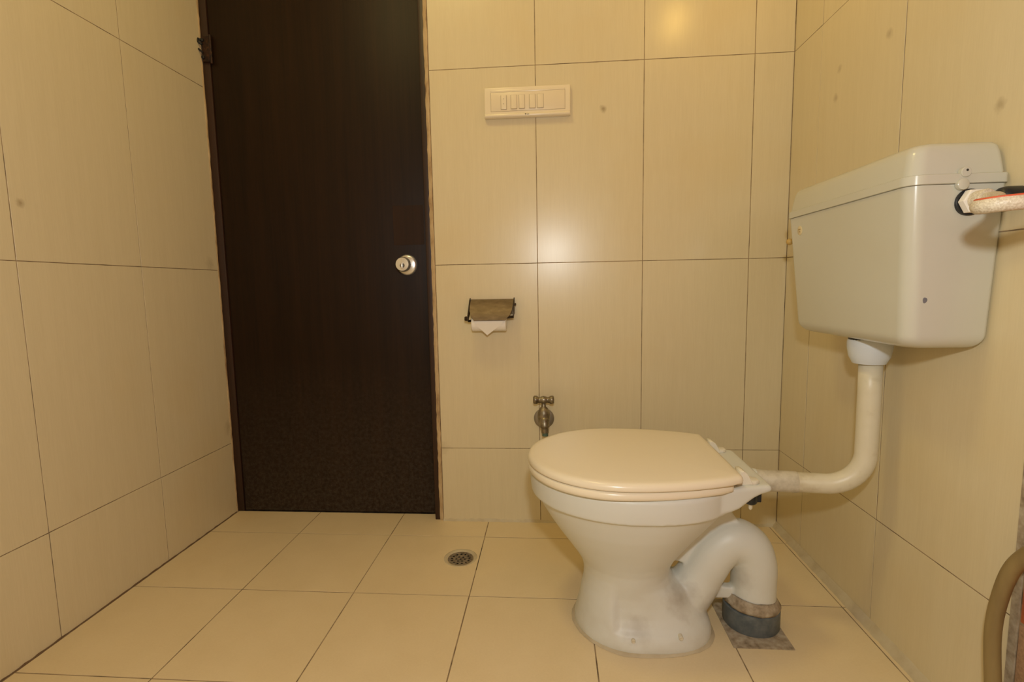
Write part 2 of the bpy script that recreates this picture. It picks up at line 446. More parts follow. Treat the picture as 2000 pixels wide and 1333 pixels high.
# ------------------------------------------------------------------ door
door = empty('door_1', (-.72, .045, 0), 'dark brown wooden bathroom door with round chrome lock knob', 'door', kind='structure')
DX0, DX1, DY = -1.060, -.3565, .046
MB().box((DX0, DY, .004), (DX1, DY+.035, 1.955)).build('door_leaf', M_door, bevel=(.0015, 2), world_parent=door)
MB().box((-1.10, .0435, 0), (DX0-.003, .125, DOOR_TOP)).build('jamb', M_frame, bevel=(.002, 2), world_parent=door)
MB().box((-.3660, .004, 0), (-.3475, .042, DOOR_TOP)).build('jamb', M_frame, bevel=(.002, 2), world_parent=door)
MB().box((-.3475, .031, 0), (-.31, .125, DOOR_TOP)).build('jamb_back', M_blackgap, world_parent=door)
MB().box((-1.10, .0435, 1.96), (-.35, .125, DOOR_TOP+.02)).build('jamb_head', M_frame, world_parent=door)
MB().box((-1.06, .10, 0), (-.35, .125, DOOR_TOP)).build('stop_board', M_blackgap, world_parent=door)
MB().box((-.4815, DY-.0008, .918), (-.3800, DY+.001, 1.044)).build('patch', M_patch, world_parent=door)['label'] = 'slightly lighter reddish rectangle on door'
# hinge at the top left
hg = MB().box((-1.083, .036, 1.515), (-1.0575, .0445, 1.592)).build('hinge', M_rust, bevel=(.001, 1), world_parent=door)
hg['label'] = 'rusty steel door hinge'
def sub(mb, name, mat, parent, root, **k):
    o = mb.build(name, mat, **k); o.parent = parent
    loc = Vector(parent.location) + (Vector(root.location) if parent is not root else Vector((0, 0, 0)))
    o.location = -loc; return o
sub(MB().lathe([(.0, 1.508), (.0042, 1.510), (.0042, 1.597), (0, 1.599)], (-1.0555, .0405, 0), 'z', 12), 'hinge_pin', M_rust, hg, door, auto=40)
for z in (1.528, 1.580):
    sub(MB().lathe([(.006, 0), (.0055, -.004), (.002, -.006)], (-1.0785, .036, z), 'y', 12), 'screw', M_blackgap, hg, door, auto=40)
sub(MB().tube(catmull([(-1.080, .037, 1.578), (-1.088, .03, 1.583), (-1.086, .027, 1.572), (-1.078, .033, 1.566)], 5), .0035, 8), 'bent_wire', M_blackgap, hg, door, smooth=True)
sub(MB().tube([(-1.088, .028, 1.552), (-1.077, .034, 1.541)], .003, 8), 'bent_wire', M_blackgap, hg, door, smooth=True)
# lock knob
KX, KZ = -.4395, .853
rose = MB().lathe([(0, .002), (.0335, .002), (.0335, -.003), (.031, -.0075), (.026, -.010), (.0, -.010)], (KX, DY, KZ), 'y', 40).build('lock_rose', M_chrome, auto=35, world_parent=door)
kn = MB().lathe([(0, 0), (.014, 0), (.0145, -.018), (.018, -.026), (.0225, -.036), (.0238, -.046), (.0228, -.056), (.0205, -.0615), (.006, -.063), (0, -.063)], (KX, DY, KZ), 'y', 40).build('lock_knob', M_chrome, auto=35, world_parent=door)
sub(MB().lathe([(0, -.0625), (.0075, -.0625), (.0075, -.0640), (0, -.0640)], (KX+.001, DY, KZ-.004), 'y', 20), 'key_slot_plate', M_chrome_d, kn, door, auto=35)
sub(MB().box((KX-.0016, DY-.072, KZ-.0145), (KX+.0036, DY-.0635, KZ+.0045)), 'thumb_turn', M_chrome, kn, door, bevel=(.0014, 2))

# ------------------------------------------------------------------ toilet pan
pan = empty('toilet_pan', (.22, TY, 0), 'cream ceramic toilet pan with closed beige lid standing on the floor tiles', 'toilet')
N = 96
def ring(z, x0, cx, x1, W, nb=2.4, pinch=0.):
    out = []
    for k in range(N):
        a = 2*PI*k/N; c, s_ = math.cos(a), math.sin(a)
        if c < 0: x = cx + (cx-x0)*c; y = W*s_
        else:
            e = 2/nb
            x = cx + (x1-cx)*abs(c)**e; y = W*math.copysign(abs(s_)**e, s_)
        if pinch:
            sm = lambda q: max(0, min(1, q))**2*(3-2*max(0, min(1, q)))
            g = sm((x-.150)/.022)*sm((.40-x)/.03)
            y -= math.copysign(min(abs(y), pinch*g), y)
        out.append((x, TY+y, z))
    return out
body = MB().loft([
    ring(0, .077, .21, .382, .125, 2.7), ring(.012, .0775, .21, .3815, .1245, 2.7), ring(.022, .080, .21, .380, .122, 2.7, .001),
    ring(.032, .083, .21, .376, .119, 2.7, .004), ring(.042, .0855, .21, .373, .115, 2.6, .010), ring(.06, .090, .21, .365, .110, 2.5, .015),
    ring(.08, .093, .208, .350, .105, 2.4, .014), ring(.10, .098, .205, .332, .101, 2.3, .010), ring(.118, .0995, .2, .300, .098, 2.1, .004),
    ring(.136, .0985, .2, .292, .098, 2.), ring(.155, .093, .2, .296, .102, 2.), ring(.175, .081, .2, .307, .110, 2.),
    ring(.20, .063, .205, .325, .123, 2.), ring(.23, .041, .205, .348, .140, 2.), ring(.26, .021, .205, .371, .156, 2.1),
    ring(.29, .003, .205, .394, .169, 2.2), ring(.310, -.005, .20, .405, .1765, 2.4), ring(.3135, -.009, .20, .41, .1805, 2.4), ring(.3150, -.0175, .20, .4135, .1865, 2.4),
    ring(.321, -.020, .20, .414, .187, 2.4), ring(.340, -.022, .20, .414, .189, 2.4), ring(.360, -.023, .20, .414, .189, 2.4), ring(.3665, -.018, .20, .41, .184, 2.4)])
# ledge behind the rim
lr = []
for x, hw, zb, zt in ((.30, .15, .318, .367), (.345, .146, .317, .3695), (.365, .141, .318, .370), (.382, .137, .321, .370), (.398, .133, .326, .3705), (.414, .128, .336, .3705), (.430, .123, .3455, .3705), (.447, .118, .3515, .3705), (.462, .1150, .3545, .3700), (.4680, .112, .3555, .3675)):
    r = .007; q = []
    for (sy_, sz_, a0) in ((1, 1, 0), (-1, 1, 90), (-1, -1, 180), (1, -1, 270)):
        for k in range(5):
            a = math.radians(a0+90*k/4)
            q.append((x, TY + sy_*(hw-r) + r*math.cos(a), (zt-r if sz_ > 0 else zb+r) + r*math.sin(a)))
    lr.append(q)
body.loft(lr)
# flush inlet spud under the ledge
body.tube([(.34, TY, .335), (.40, TY, .336), (.482, TY, .337)], .0265, 24)
# S-trap
trap_pts = catmull([(.26, TY, .040), (.312, TY, .050), (.346, TY, .085), (.372, TY, .13), (.397, TY, .172), (.432, TY, .197), (.466, TY, .182), (.481, TY, .145), (.482, TY, .10), (.482, TY, .05)], 8)
body.tube(trap_pts, [max(.0485, .064-.0007*i) for i in range(len(trap_pts))], 32)
# web between the bowl and the trap, lug between the two limbs
def prism_y(mb, poly, y0, y1):
    n = len(poly); return mb.loft([[(x, y0, z) for x, z in poly], [(x, y1, z) for x, z in poly]])
prism_y(body, [(.275, .172), (.300, .150), (.330, .143), (.40, .19), (.45, .235), (.43, .262), (.41, .30), (.34, .27)], TY-.013, TY+.013)
prism_y(body, [(.37, .095), (.45, .085), (.45, .062), (.36, .06)], TY-.012, TY+.012)
tmp = body.build('tmp_body', M_cer)
md = tmp.modifiers.new('r', 'REMESH'); md.mode = 'VOXEL'; md.voxel_size = .003
ms = tmp.modifiers.new('s', 'SMOOTH'); ms.factor = .5; ms.iterations = 7
dg = bpy.context.evaluated_depsgraph_get()
fused = bpy.data.meshes.new_from_object(tmp.evaluated_get(dg))
bpy.data.objects.remove(tmp)
co = [v.co.copy() for v in fused.vertices]; no = [v.normal.copy() for v in fused.vertices]
def region(c):
    # trap: right of the line that follows the crease behind the foot and bowl
    if c.z < .262 and c.x > .300 + max(0, (c.z-.13))*.93 + max(0, (.10-c.z))*.75: return 'trap'
    return 'bowl' if c.z > .137 else 'pedestal'
parts = {'bowl': [], 'pedestal': [], 'trap': []}
for p_ in fused.polygons: parts[region(p_.center)].append(tuple(p_.vertices))
def cut(name, faces, mat, root):
    idx = {}; 
    for f in faces:
        for i in f: idx.setdefault(i, len(idx))
    order = sorted(idx, key=idx.get)
    me = bpy.data.meshes.new(name); me.from_pydata([co[i] - Vector(root.location) for i in order], [], [tuple(idx[i] for i in f) for f in faces])
    me.materials.append(mat); me.polygons.foreach_set('use_smooth', [True]*len(me.polygons))
    me.normals_split_custom_set_from_vertices([no[i] for i in order])
    o = bpy.data.objects.new(name, me); COL.objects.link(o); o.parent = root; return o
bowl = cut('bowl', parts['bowl'], M_cer, pan)
ped = cut('pedestal', parts['pedestal'], M_cer, pan)
cut('trap', parts['trap'], M_cer, pan)['label'] = 'curved ceramic trap'
# sealant ring round the foot
rings = []
for k in range(N):
    a = k; p0 = Vector(ring(0, .077, .21, .382, .125, 2.7)[k]); c = Vector((.22, TY, 0)); d = (p0-c).normalized()
    wd = .0055 + .0015*math.sin(k*.3) + random.uniform(-.0008, .0008)
    rings.append([p0 - d*.02 + Vector((0, 0, .0005)), p0 - d*.006 + Vector((0, 0, .006)), p0 + d*wd*.3 + Vector((0, 0, .0042)), p0 + d*wd + Vector((0, 0, .0006))])
rings.append(rings[0])
mbx = MB(); mbx.loft(rings, False, False); mbx.build('foot_seal', M_caulk, auto=60, world_parent=pan)
for x, y, z in ((.195, TY-.1185, .0275), (.2945, TY-.1135, .0345)):
    b_ = MB().lathe([(0, .010), (.0046, .010), (.0046, -.0005), (.0036, -.0015), (.0024, -.0008), (0, -.0008)], (x, y, z), 'y', 16).build('bolt', M_pipe, auto=40, world_parent=pan)

# seat ring and lid
LX0, LX1, LW, LWB = -.0275, .402, .1955, .146
def lid_outline(x0, x1, W, Wb, uc=.47, n=36, rc=.016):
    half = []
    for k in range(n+1):
        a = PI/2*k/n; u = uc*(1-math.cos(a)); half.append((x0+u*(x1-x0), W*math.sin(a)))
    m = 16
    for k in range(1, m+1):
        q = k/m; u = uc+(1-uc)*q
        half.append((x0+u*(x1-x0), W-(W-Wb)*q**2.1))
    # rounded back corner
    (xa, ya), (xb, yb) = half[-2], half[-1]; half = [h for h in half if h[0] < x1-rc]
    for k in range(1, 7):
        a = PI/2*k/6; half.append((x1-rc+rc*math.sin(a), Wb+.003-rc+rc*math.cos(a)))
    top = half; bot = [(x, -y) for x, y in reversed(half[1:])]
    return top+bot
def lid_ring(off, z, x0=LX0, x1=LX1):
    o_ = lid_outline(x0, x1, LW, LWB); cx_ = .2; out = []
    n = len(o_)
    for i, (x, y) in enumerate(o_):
        px_, py_ = o_[i-1]; nx_, ny_ = o_[(i+1) % n]
        tx, ty_ = nx_-px_, ny_-py_; L = math.hypot(tx, ty_) or 1
        out.append((x + ty_/L*off, TY + y - tx/L*off, z))
    return out
# outline runs front -> +y side -> back -> -y side: outward normal sign is checked here
sgn = 1 if (lid_ring(.01, 0)[0][0] < lid_ring(0, 0)[0][0]) else -1
LR = lambda off, z, **k: lid_ring(off*sgn, z, **k)
def LS(f, z): return [(.19+(x-.19)*f, TY+(y-TY)*f, z) for x, y, _ in LR(-.009, 0)]
lid = MB().loft([LS(.9, .3855), LR(-.003, .3848), LR(-.0005, .3862), LR(0, .389), LR(-.0008, .394), LR(-.0035, .3985), LR(-.009, .4008), LS(.96, .4014), LS(.8, .4024), LS(.5, .4030), LS(.2, .4032)])
lido = lid.build('lid', M_seat, auto=60, world_parent=pan); lido['label'] = 'closed beige plastic lid'
seat = MB().loft([LS(.88, .3672), LR(-.0035, .3672, x1=.385), LR(-.0005, .3695, x1=.385), LR(0, .374, x1=.385), LR(-.001, .380, x1=.385), LR(-.004, .3832, x1=.385), LS(.88, .3836)])
seat.build('seat', M_seat, auto=60, world_parent=pan)['label'] = 'beige plastic seat ring'
for s_, nm in ((-1, 'near'), (1, 'far')):
    yc = TY + s_*.098
    h = MB()
    pl = [(.398, -.017), (.436, -.015), (.445, -.008), (.445, .008), (.436, .015), (.398, .017)]
    h.loft([[(x, yc+y, .3702) for x, y in pl], [(x, yc+y, .3765) for x, y in pl], [(x-.002*(1 if x > .41 else -1), yc+y*.85, .3785) for x, y in pl]])
    hp = h.build('hinge', M_seat2, bevel=(.001, 1), world_parent=pan)
    kn_ = MB(); pr = [(.403, .371), (.430, .371), (.424, .384), (.418, .394), (.411, .399), (.4045, .398)]
    prism_y(kn_, pr, yc-.0165, yc+.0165)
    o = kn_.build('hinge_knuckle', M_seat2, bevel=(.001, 1)); o.parent = hp; o.location = -(Vector(pan.location)+Vector(hp.location))
# wing nut and bolt end under the ledge
wy = TY-.098
wn = MB().lathe([(0, .351), (.0115, .351), (.013, .345), (.0125, .329), (.009, .325), (0, .3245)], (.432, wy, 0), 'z', 20)
wn.box((.424, wy-.003, .329), (.4525, wy+.003, .351))
wno = wn.build('wing_nut', M_black, bevel=(.001, 1), world_parent=pan); wno['label'] = 'black plastic wing nut'
o = MB().lathe([(0, .326), (.0038, .326), (.0042, .316), (.002, .3125), (0, .312)], (.432, wy, 0), 'z', 12).build('bolt_end', M_pipe, auto=40); o.parent = wno; o.location = -(Vector(pan.location)+Vector(wno.location))

# soil pipe collar and the cement patch it stands in
CX = .479
coll = empty('soil_pipe_collar', (CX, TY, 0), 'dark grey-blue drain collar with cement under the curved trap', 'pipe collar')
MB().lathe([(.0515, .001), (.059, .001), (.0605, .004), (.0605, .046), (.058, .0475), (.0515, .0475)], (CX, TY, 0), 'z', 48).build('collar', M_collar, auto=35, world_parent=coll)
rings = []
for r, z in ((.0495, .046), (.0585, .046), (.0600, .052), (.0575, .060), (.0525, .067), (.0500, .071), (.0492, .070)):
    rings.append([(CX+.001+(r+random.uniform(-.0012, .0012))*math.cos(2*PI*k/40), TY+(r+random.uniform(-.0012, .0012))*math.sin(2*PI*k/40), z+random.uniform(-.0012, .0012)+.004*math.cos(2*PI*k/40+2.5)) for k in range(40)])
MB().loft(rings).build('cement_ring', M_cement, smooth=True, world_parent=coll)['label'] = 'rough grey cement ring'
MB().box((.4105, -.566, .0002), (.5365, TY+.08, .0016)).build('cement_patch', M_cement, world_parent=coll)['label'] = 'square of dirty grey cement'

# ------------------------------------------------------------------ cistern
TKX, TKY = .66, -.53
cis = empty('cistern', (XR-.07, TKY, .66), 'cream plastic flush cistern hung on the right wall above the pan', 'cistern')
def rrect(xf, y0, y1, z, rf, xb=XR-.0008, rb=.008, n=8):
    """rounded rectangle: front (towards -X) corners radius rf, wall corners rb."""
    out = []
    for (cx_, cy_, r, a0) in ((xb-rb, y1-rb, rb, 0), (xf+rf, y1-rf, rf, 90), (xf+rf, y0+rf, rf, 180), (xb-rb, y0+rb, rb, 270)):
        for k in range(n+1):
            a = math.radians(a0+90*k/n); out.append((cx_+r*math.cos(a), cy_+r*math.sin(a), z))
    return out
Z0, ZF = .6600, .9225
lv = []
yn0, yn1, yf0, yf1, xf0, xf1 = -.7235, -.7375, -.345, -.317, .6120, .5945
def tk(z, ins):
    q = (z-Z0)/(ZF-Z0); q = max(q, 0)
    return rrect(xf0+(xf1-xf0)*q+ins, yn0+(yn1-yn0)*q+ins, yf0+(yf1-yf0)*q-ins, z, .024, xb=XR-.0008-(ins*.6))
for k in range(7):
    a = PI/2*k/6; lv.append(tk(Z0+.024*(1-math.sin(a)) if False else Z0+.024*(1-math.cos(a)), .024*(1-math.sin(a))))
lv.append(tk(.75, 0)); lv.append(tk(.85, 0)); lv.append(tk(ZF, 0))
MB().loft(lv).build('tank', M_tank, auto=50, world_parent=cis)
# rim band
def band(z, ex): return rrect(xf1-.0035-ex, yn1-.004-ex, yf1+.003+ex, z, .027)
lidp = MB().loft([band(ZF+.0008, -.001), band(ZF+.0014, 0), band(ZF+.0150, 0), band(ZF+.0160, -.0012)])
lido = lidp.build('rim_band', M_tank, auto=40, world_parent=cis)
LZ = ZF+.0166
cl = [(LZ, .0025), (LZ+.012, .0045), (LZ+.034, .009), (LZ+.044, .0125), (LZ+.0495, .0185), (LZ+.0520, .027), (LZ+.0530, .042)]
MB().loft([rrect(xf1+e, yn1+e*.9, yf1-e*.3+.002, z, .022, rb=.008+e*.4, xb=XR-.0008-e*.25) for z, e in cl]).build('cistern_lid', M_tank, auto=50, world_parent=cis)
MB().loft([rrect(xf1+.003, yn1+.003, yf1-.003, z, .024) for z in (ZF-.001, LZ+.002)]).build('seam', M_tankedge, world_parent=cis)
# clip with screw on the end face
cx_ = .668
clip = MB().lathe([(0, -.7385), (.0085, -.7385), (.0085, -.7448), (.0072, -.7458), (0, -.7460)], (cx_, 0, ZF-.001), 'y', 24).build('clip', M_tank, auto=40, world_parent=cis)
clip2 = MB().lathe([(0, -.7365), (.0078, -.7365), (.0078, -.7430), (.0068, -.7440), (0, -.7442)], (cx_+.004, 0, LZ+.001), 'y', 24).build('screw_boss', M_tank, auto=40, world_parent=cis)
o = MB().lathe([(0, -.7442), (.0018, -.7442), (.0018, -.7446), (0, -.7446)], (cx_+.0045, 0, LZ+.0035), 'y', 12).build('screw', M_ink); o.parent = clip2; o.location = -(Vector(cis.location)+Vector(clip2.location))
# badge on the front face
bz = .8915; bxf = xf0+(xf1-xf0)*((bz-Z0)/(ZF-Z0)); slope = (xf1-xf0)/(ZF-Z0)
Mb = Matrix.Rotation(math.atan(slope), 3, 'Y')
bd = MB().lathe([(.0105, .0005), (.0105, -.0007), (.0095, -.0013), (0, -.0013)], (bxf, -.3805, bz), 'x', 32, Mb).build('badge', M_badge, auto=40, world_parent=cis)
bd['label'] = 'small round maker\'s badge with two faint lines of print'
pr = MB()
for zz, ws in ((.0022, (.0018, .0014, .0016, .0012, .0016)), (-.0028, (.0020, .0016, .0018))):
    y_ = sum(ws)/2 + .0006*(len(ws)-1)/2
    for w_ in ws:
        pr.box((-.00165, y_-w_, zz-.0013), (-.0011, y_, zz+.0013), Matrix.Translation((bxf, -.3805, bz)) @ Mb.to_4x4()); y_ -= w_+.0006
o = pr.build('print', M_gold); o.parent = bd; o.location = -(Vector(cis.location)+Vector(bd.location))
# stain on the end face
q = (.742-Z0)/(ZF-Z0); ye = yn0+(yn1-yn0)*q
rg_ = []
MBs = MB()
pts = []
for k in range(20):
    a = 2*PI*k/20; r = .0042*(1+.08*math.sin(3*a+1)); pts.append((.6345+r*.8*math.cos(a), ye-.0004+(r*1.1*math.sin(a))*(yn1-yn0)/(ZF-Z0), .7415+r*1.1*math.sin(a)))
MBs.loft([[(x, y+.001, z) for x, y, z in pts], pts]); MBs.build('stain', M_stain, world_parent=cis)['label'] = 'small blue-grey stain'
# amber sealant blob behind the far end
MB().lathe([(0, 0), (.007, .002), (.008, .008), (.006, .014), (0, .016)], (.607, yf1+.0005, .872), 'y', 14).build('sealant_blob', M_amber, smooth=True, world_parent=cis)

# ------------------------------------------------------------------ flush pipe
FPX, FPY = .6765, -.53
fp = empty('flush_pipe', (FPX, FPY, .32), 'cream elbow flush pipe from the cistern down to the pan', 'pipe')
MB().lathe([(0, .6590), (.037, .6590), (.0395, .652), (.0392, .640), (.036, .622), (.031, .612), (.029, .608), (.0, .6075)], (FPX-.004, FPY, 0), 'z', 40).build('coupling_cup', M_cup, auto=40, world_parent=fp)['label'] = 'white plastic coupling cup'
MB().lathe([(0, .6605), (.036, .6605), (.036, .6560), (0, .656)], (FPX-.006, FPY, 0), 'z', 32).build('gasket', M_black, world_parent=fp)
Rb = .075
pp = [(FPX, FPY, .612), (FPX+.0005, FPY, .55), (FPX+.001, FPY, .48), (FPX+.001, FPY, .345+Rb)]
ex, ey = Vector((.470-FPX, TY-FPY)).normalized()
for k in range(1, 13):
    a = PI/2*k/12; d = Rb*(1-math.cos(a)); pp.append((FPX+.001+ex*d, FPY+ey*d, .345+Rb-Rb*math.sin(a)))
e0 = Vector(pp[-1]); e1 = Vector((.478, TY-.002, .3385))
for k in range(1, 9): pp.append(tuple(e0.lerp(e1, k/8)))
MB().tube(pp, .0212, 28).build('pipe', M_pipe, smooth=True, world_parent=fp)
sl = [e0.lerp(e1, .36), e0.lerp(e1, .38), e0.lerp(e1, .40), e0.lerp(e1, .7), e0.lerp(e1, .98)]
MB().tube(sl, [.0215, .0226, .0230, .0232, .0235], 28).build('sealed_sleeve', M_sleeve, auto=50, world_parent=fp)['label'] = 'greyish sealed sleeve at the pan'

# ------------------------------------------------------------------ cistern inlet hose
ih = empty('inlet_hose', (.683, -.737, .894), 'white braided hose with red stripe screwed to the cistern end', 'hose')
HX, HZ = .6830, .8945
def hexring(r, y, rot=0): return [(HX+r*math.cos(PI/3*k+rot), y, HZ+r*math.sin(PI/3*k+rot)) for k in range(6)]
MB().lathe([(0, -.7345), (.0205, -.7345), (.0205, -.7395), (.0195, -.7405), (0, -.7405)], (HX, 0, HZ), 'y', 32).build('gasket', M_black, auto=40, world_parent=ih)['label'] = 'black rubber gasket'
MB().loft([hexring(.0185, -.7405), hexring(.0195, -.742), hexring(.0195, -.752), hexring(.0175, -.7535)]).build('hex_nut', M_paper, world_parent=ih)['label'] = 'white plastic hex nut'
MB().lathe([(0, -.752), (.0145, -.752), (.0145, -.772), (.013, -.774), (0, -.774)], (HX, 0, HZ), 'y', 24).build('ferrule', M_braid, auto=40, world_parent=ih)
hp_ = catmull([(HX, -.765, HZ), (HX-.010, -.800, HZ-.004), (HX-.050, -.850, HZ-.016), (HX-.093, -.884, HZ-.0255), (HX-.113, -.905, HZ-.029), (HX-.105, -.927, HZ-.029), (HX-.070, -.936, HZ-.027), (HX-.020, -.944, HZ-.024), (HX+.025, -.952, HZ-.022)], 8)
MB().tube(hp_, .0096, 24).build('hose', M_braid, smooth=True, world_parent=ih)
hs = []
for i_, p_ in enumerate(hp_[30:], 30):
    d_ = (hp_[min(i_+1, len(hp_)-1)] - hp_[i_-1]).normalized(); sd = d_.cross(Vector((0, 0, 1))).normalized()
    if sd.dot(p_ - Vector((.70, -.89, p_.z))) < 0: sd = -sd
    hs.append(p_ + sd*.0045 + Vector((0, 0, .0080)))
MB().tube(hs, .0017, 8).build('stripe', M_redstripe, smooth=True, world_parent=ih)['label'] = 'red stripe along hose'
av = MB().lathe([(0, .001), (.022, .001), (.022, -.004), (.012, -.006), (.012, -.03), (0, -.03)], (XR, -.9525, HZ-.022), 'x', 24)
o = av.build('stop_valve', M_chrome, auto=40); tag(o, 'chrome stop valve on the right wall feeding the braided hose', 'valve')
# black cap on the wall behind the hose
o = MB().lathe([(0, 0), (.016, 0), (.016, -.020), (.014, -.028), (.009, -.032), (0, -.033)], (XR-.0012, -.7600, .8975), 'x', 28).build('rubber_stopper', M_black, auto=40)
tag(o, 'black rubber stopper on the right wall just behind the braided hose', 'stopper')

# ------------------------------------------------------------------ olive hose at lower right
hz = catmull([(.7085, -1.02, .46), (.7085, -.985, .452), (.7085, -.93, .435), (.7085, -.875, .398), (.7085, -.838, .350), (.7085, -.820, .29), (.7085, -.8135, .225), (.7085, -.822, .14), (.705, -.835, .07), (.695, -.87, .025), (.67, -.93, .012), (.60, -1.02, .0115), (.45, -1.10, .0115)], 8)
o = MB().tube(hz, .0105, 20).build('shower_hose', M_hose, smooth=True)
tag(o, 'olive brown flexible hose hanging by the red tiles at lower right', 'hose')
o = MB().lathe([(0, .001), (.02, .001), (.02, -.004), (.012, -.006), (.012, -.046), (0, -.047)], (XR, -1.03, .46), 'x', 24).build('wall_outlet', M_chrome, auto=40)
tag(o, 'chrome wall outlet holding the end of the olive hose', 'valve')

# ------------------------------------------------------------------ tap on the back wall
TX, TZ = .0030, .352
tap = empty('wall_tap', (TX, -.001, TZ), 'tarnished metal bib tap with T handle on the back wall', 'tap')
MB().lathe([(0, 0), (.0325, 0), (.0325, -.003), (.030, -.0055), (.022, -.007), (.0, -.008)], (TX, -.0006, TZ), 'y', 36).build('escutcheon', M_escut, auto=35, world_parent=tap)
b = MB().lathe([(0, -.004), (.012, -.004), (.012, -.030), (.0, -.030)], (TX, 0, TZ+.006), 'y', 24)
b.lathe([(0, TZ-.008), (.0135, TZ-.008), (.0185, TZ+.006), (.0200, TZ+.018), (.0190, TZ+.032), (.0135, TZ+.043), (.0075, TZ+.048), (.0065, TZ+.060), (0, TZ+.060)], (TX, -.045, 0), 'z', 24)
b.tube(catmull([(TX+.001, -.040, TZ+.012), (TX+.002, -.056, TZ+.004), (TX+.003, -.062, TZ-.012), (TX+.004, -.063, TZ-.03)], 6), [.016]*7+[.015]*6+[.0115]*6, 20)
b.build('tap_body', M_brass, auto=50, world_parent=tap)
MB().lathe([(0, TZ-.026), (.0096, TZ-.026), (.0092, TZ-.040), (.007, TZ-.0405), (.007, TZ-.030), (0, TZ-.030)], (TX+.004, -.063, 0), 'z', 20).build('spout_tip', M_verd, auto=40, world_parent=tap)['label'] = 'green corroded spout tip'
hb = MB().lathe([(.0, -.033), (.010, -.0325), (.0135, -.029), (.0132, -.022), (.0095, -.016), (.0088, -.012), (.0110, -.007), (.0125, 0), (.0110, .007), (.0088, .012), (.0095, .016), (.0132, .022), (.0135, .029), (.010, .0325), (0, .033)], (TX, -.045, TZ+.070), 'x', 20)
hb.build('t_handle', M_brass, auto=50, world_parent=tap)

# ------------------------------------------------------------------ toilet roll holder
tph = empty('roll_holder', (-.155, -.001, .69), 'tarnished metal toilet roll holder with plate cover on the back wall', 'roll holder')
cov = []
prof = [(-.006, .7370), (-.020, .7330), (-.036, .7180), (-.050, .7020), (-.058, .6880), (-.0635, .6740)]
hw = [(-.2225, -.0880), (-.2225, -.0880), (-.2235, -.0890), (-.2225, -.0915), (-.2180, -.098), (-.2080, -.112)]
for (y, z), (a, b_) in zip(prof, hw):
    cov.append([(a, y, z), (b_, y, z), (b_, y-.0016, z+.0012), (a, y-.0016, z+.0012)])
MB().loft(cov).build('cover_plate', M_plate, auto=50, world_parent=tph)['label'] = 'scratched brown metal cover'
MB().box((-.226, -.0045, .690), (-.086, -.0008, .738)).build('back_plate', M_plate, world_parent=tph)
for x in (-.2270, -.0870):
    arm = MB(); pl = [(-.001, .742), (-.014, .736), (-.060, .690), (-.064, .678), (-.056, .670), (-.046, .680), (-.001, .705)]
    if x > -.1: pl = [(-.001, .742), (-.014, .736), (-.048, .700), (-.050, .686), (-.040, .684), (-.001, .700)]
    arm.loft([[(x-.0014, y, z) for y, z in pl], [(x+.0014, y, z) for y, z in pl]]); arm.build('arm', M_darkmet, world_parent=tph)
MB().lathe([(0, -.008), (.006, -.008), (.008, -.003), (.006, 0), (0, 0)], (-.2290, -.057, .680), 'x', 16).build('pivot_knob', M_darkmet, auto=40, world_parent=tph)
MB().lathe([(0, 0), (.004, 0), (.004, .006), (0, .007)], (-.0860, -.026, .7215), 'x', 12).build('pivot_pin', M_darkmet, auto=40, world_parent=tph)
MB().tube([(-.228, -.048, .672), (-.086, -.048, .684)], .004, 10).build('spindle', M_darkmet, smooth=True, world_parent=tph)
roll = empty('toilet_roll', (-.164, -.042, .668), 'white toilet paper roll with folded triangle end under the holder', 'toilet paper')
pr_ = [(0, -.053), (.010, -.053), (.010, -.0535), (.0225, -.0535), (.024, -.052), (.024, .052), (.0225, .0535), (.010, .0535), (.010, .053), (0, .053)]
MB().lathe(pr_, (-.1640, -.034, .6630), 'x', 36).build('roll', M_paper, auto=40, world_parent=roll)
fy = -.0592
tri = [(-.2080, .6720), (-.1180, .6720), (-.1200, .6640), (-.1690, .6275), (-.2060, .6640)]
mt = MB(); mt.loft([[(x, fy + .010*((.664-z)/.04 if z < .664 else 0), z) for x, z in tri], [(x, fy-.0006 + .010*((.664-z)/.04 if z < .664 else 0), z) for x, z in tri]])
mt.build('folded_sheet', M_paper, world_parent=roll)

# ------------------------------------------------------------------ switch plate
SX0, SX1, SZ0, SZ1 = -.1665, .0925, 1.2845, 1.3735
sw = empty('switch_plate', ((SX0+SX1)/2, -.001, SZ0), 'cream wall switch plate with four switches above the roll holder', 'switch plate')
MB().box((SX0, -.013, SZ0), (SX1, -.0004, SZ1)).build('surround', M_switch, bevel=(.003, 3), world_parent=sw)
# raised lower lip and recessed inner panel
MB().lathe([(0, SX0+.001), (.0055, SX0+.0015), (.0062, SX0+.004), (.0062, SX1-.004), (.0055, SX1-.0015), (0, SX1-.001)], (0, -.0115, SZ0+.0068), 'x', 20).build('lower_lip', M_switch, auto=50, world_parent=sw)
MB().box((SX0+.0200, -.0150, SZ1-.0155), (SX1-.0160, -.011, SZ1-.0080)).build('upper_lip', M_switch, bevel=(.0018, 2), world_parent=sw)
MB().box((SX0+.0195, -.0134, SZ0+.0185), (SX1-.0155, -.0120, SZ1-.0150)).build('panel_seam', M_tankedge, world_parent=sw)
MB().box((SX0+.0205, -.0142, SZ0+.0192), (SX1-.0165, -.0120, SZ1-.0155)).build('inner_panel', M_switch2, bevel=(.0006, 2), world_parent=sw)
def xs(px): return SX0 + (px-230)/1530*(SX1-SX0)
ZM0, ZM1 = SZ0+.0245, SZ0+.0640
MB().box((xs(525), -.0145, ZM0-.0008), (xs(635), -.0135, ZM1+.0006)).build('module_gap', M_tankedge, world_parent=sw)
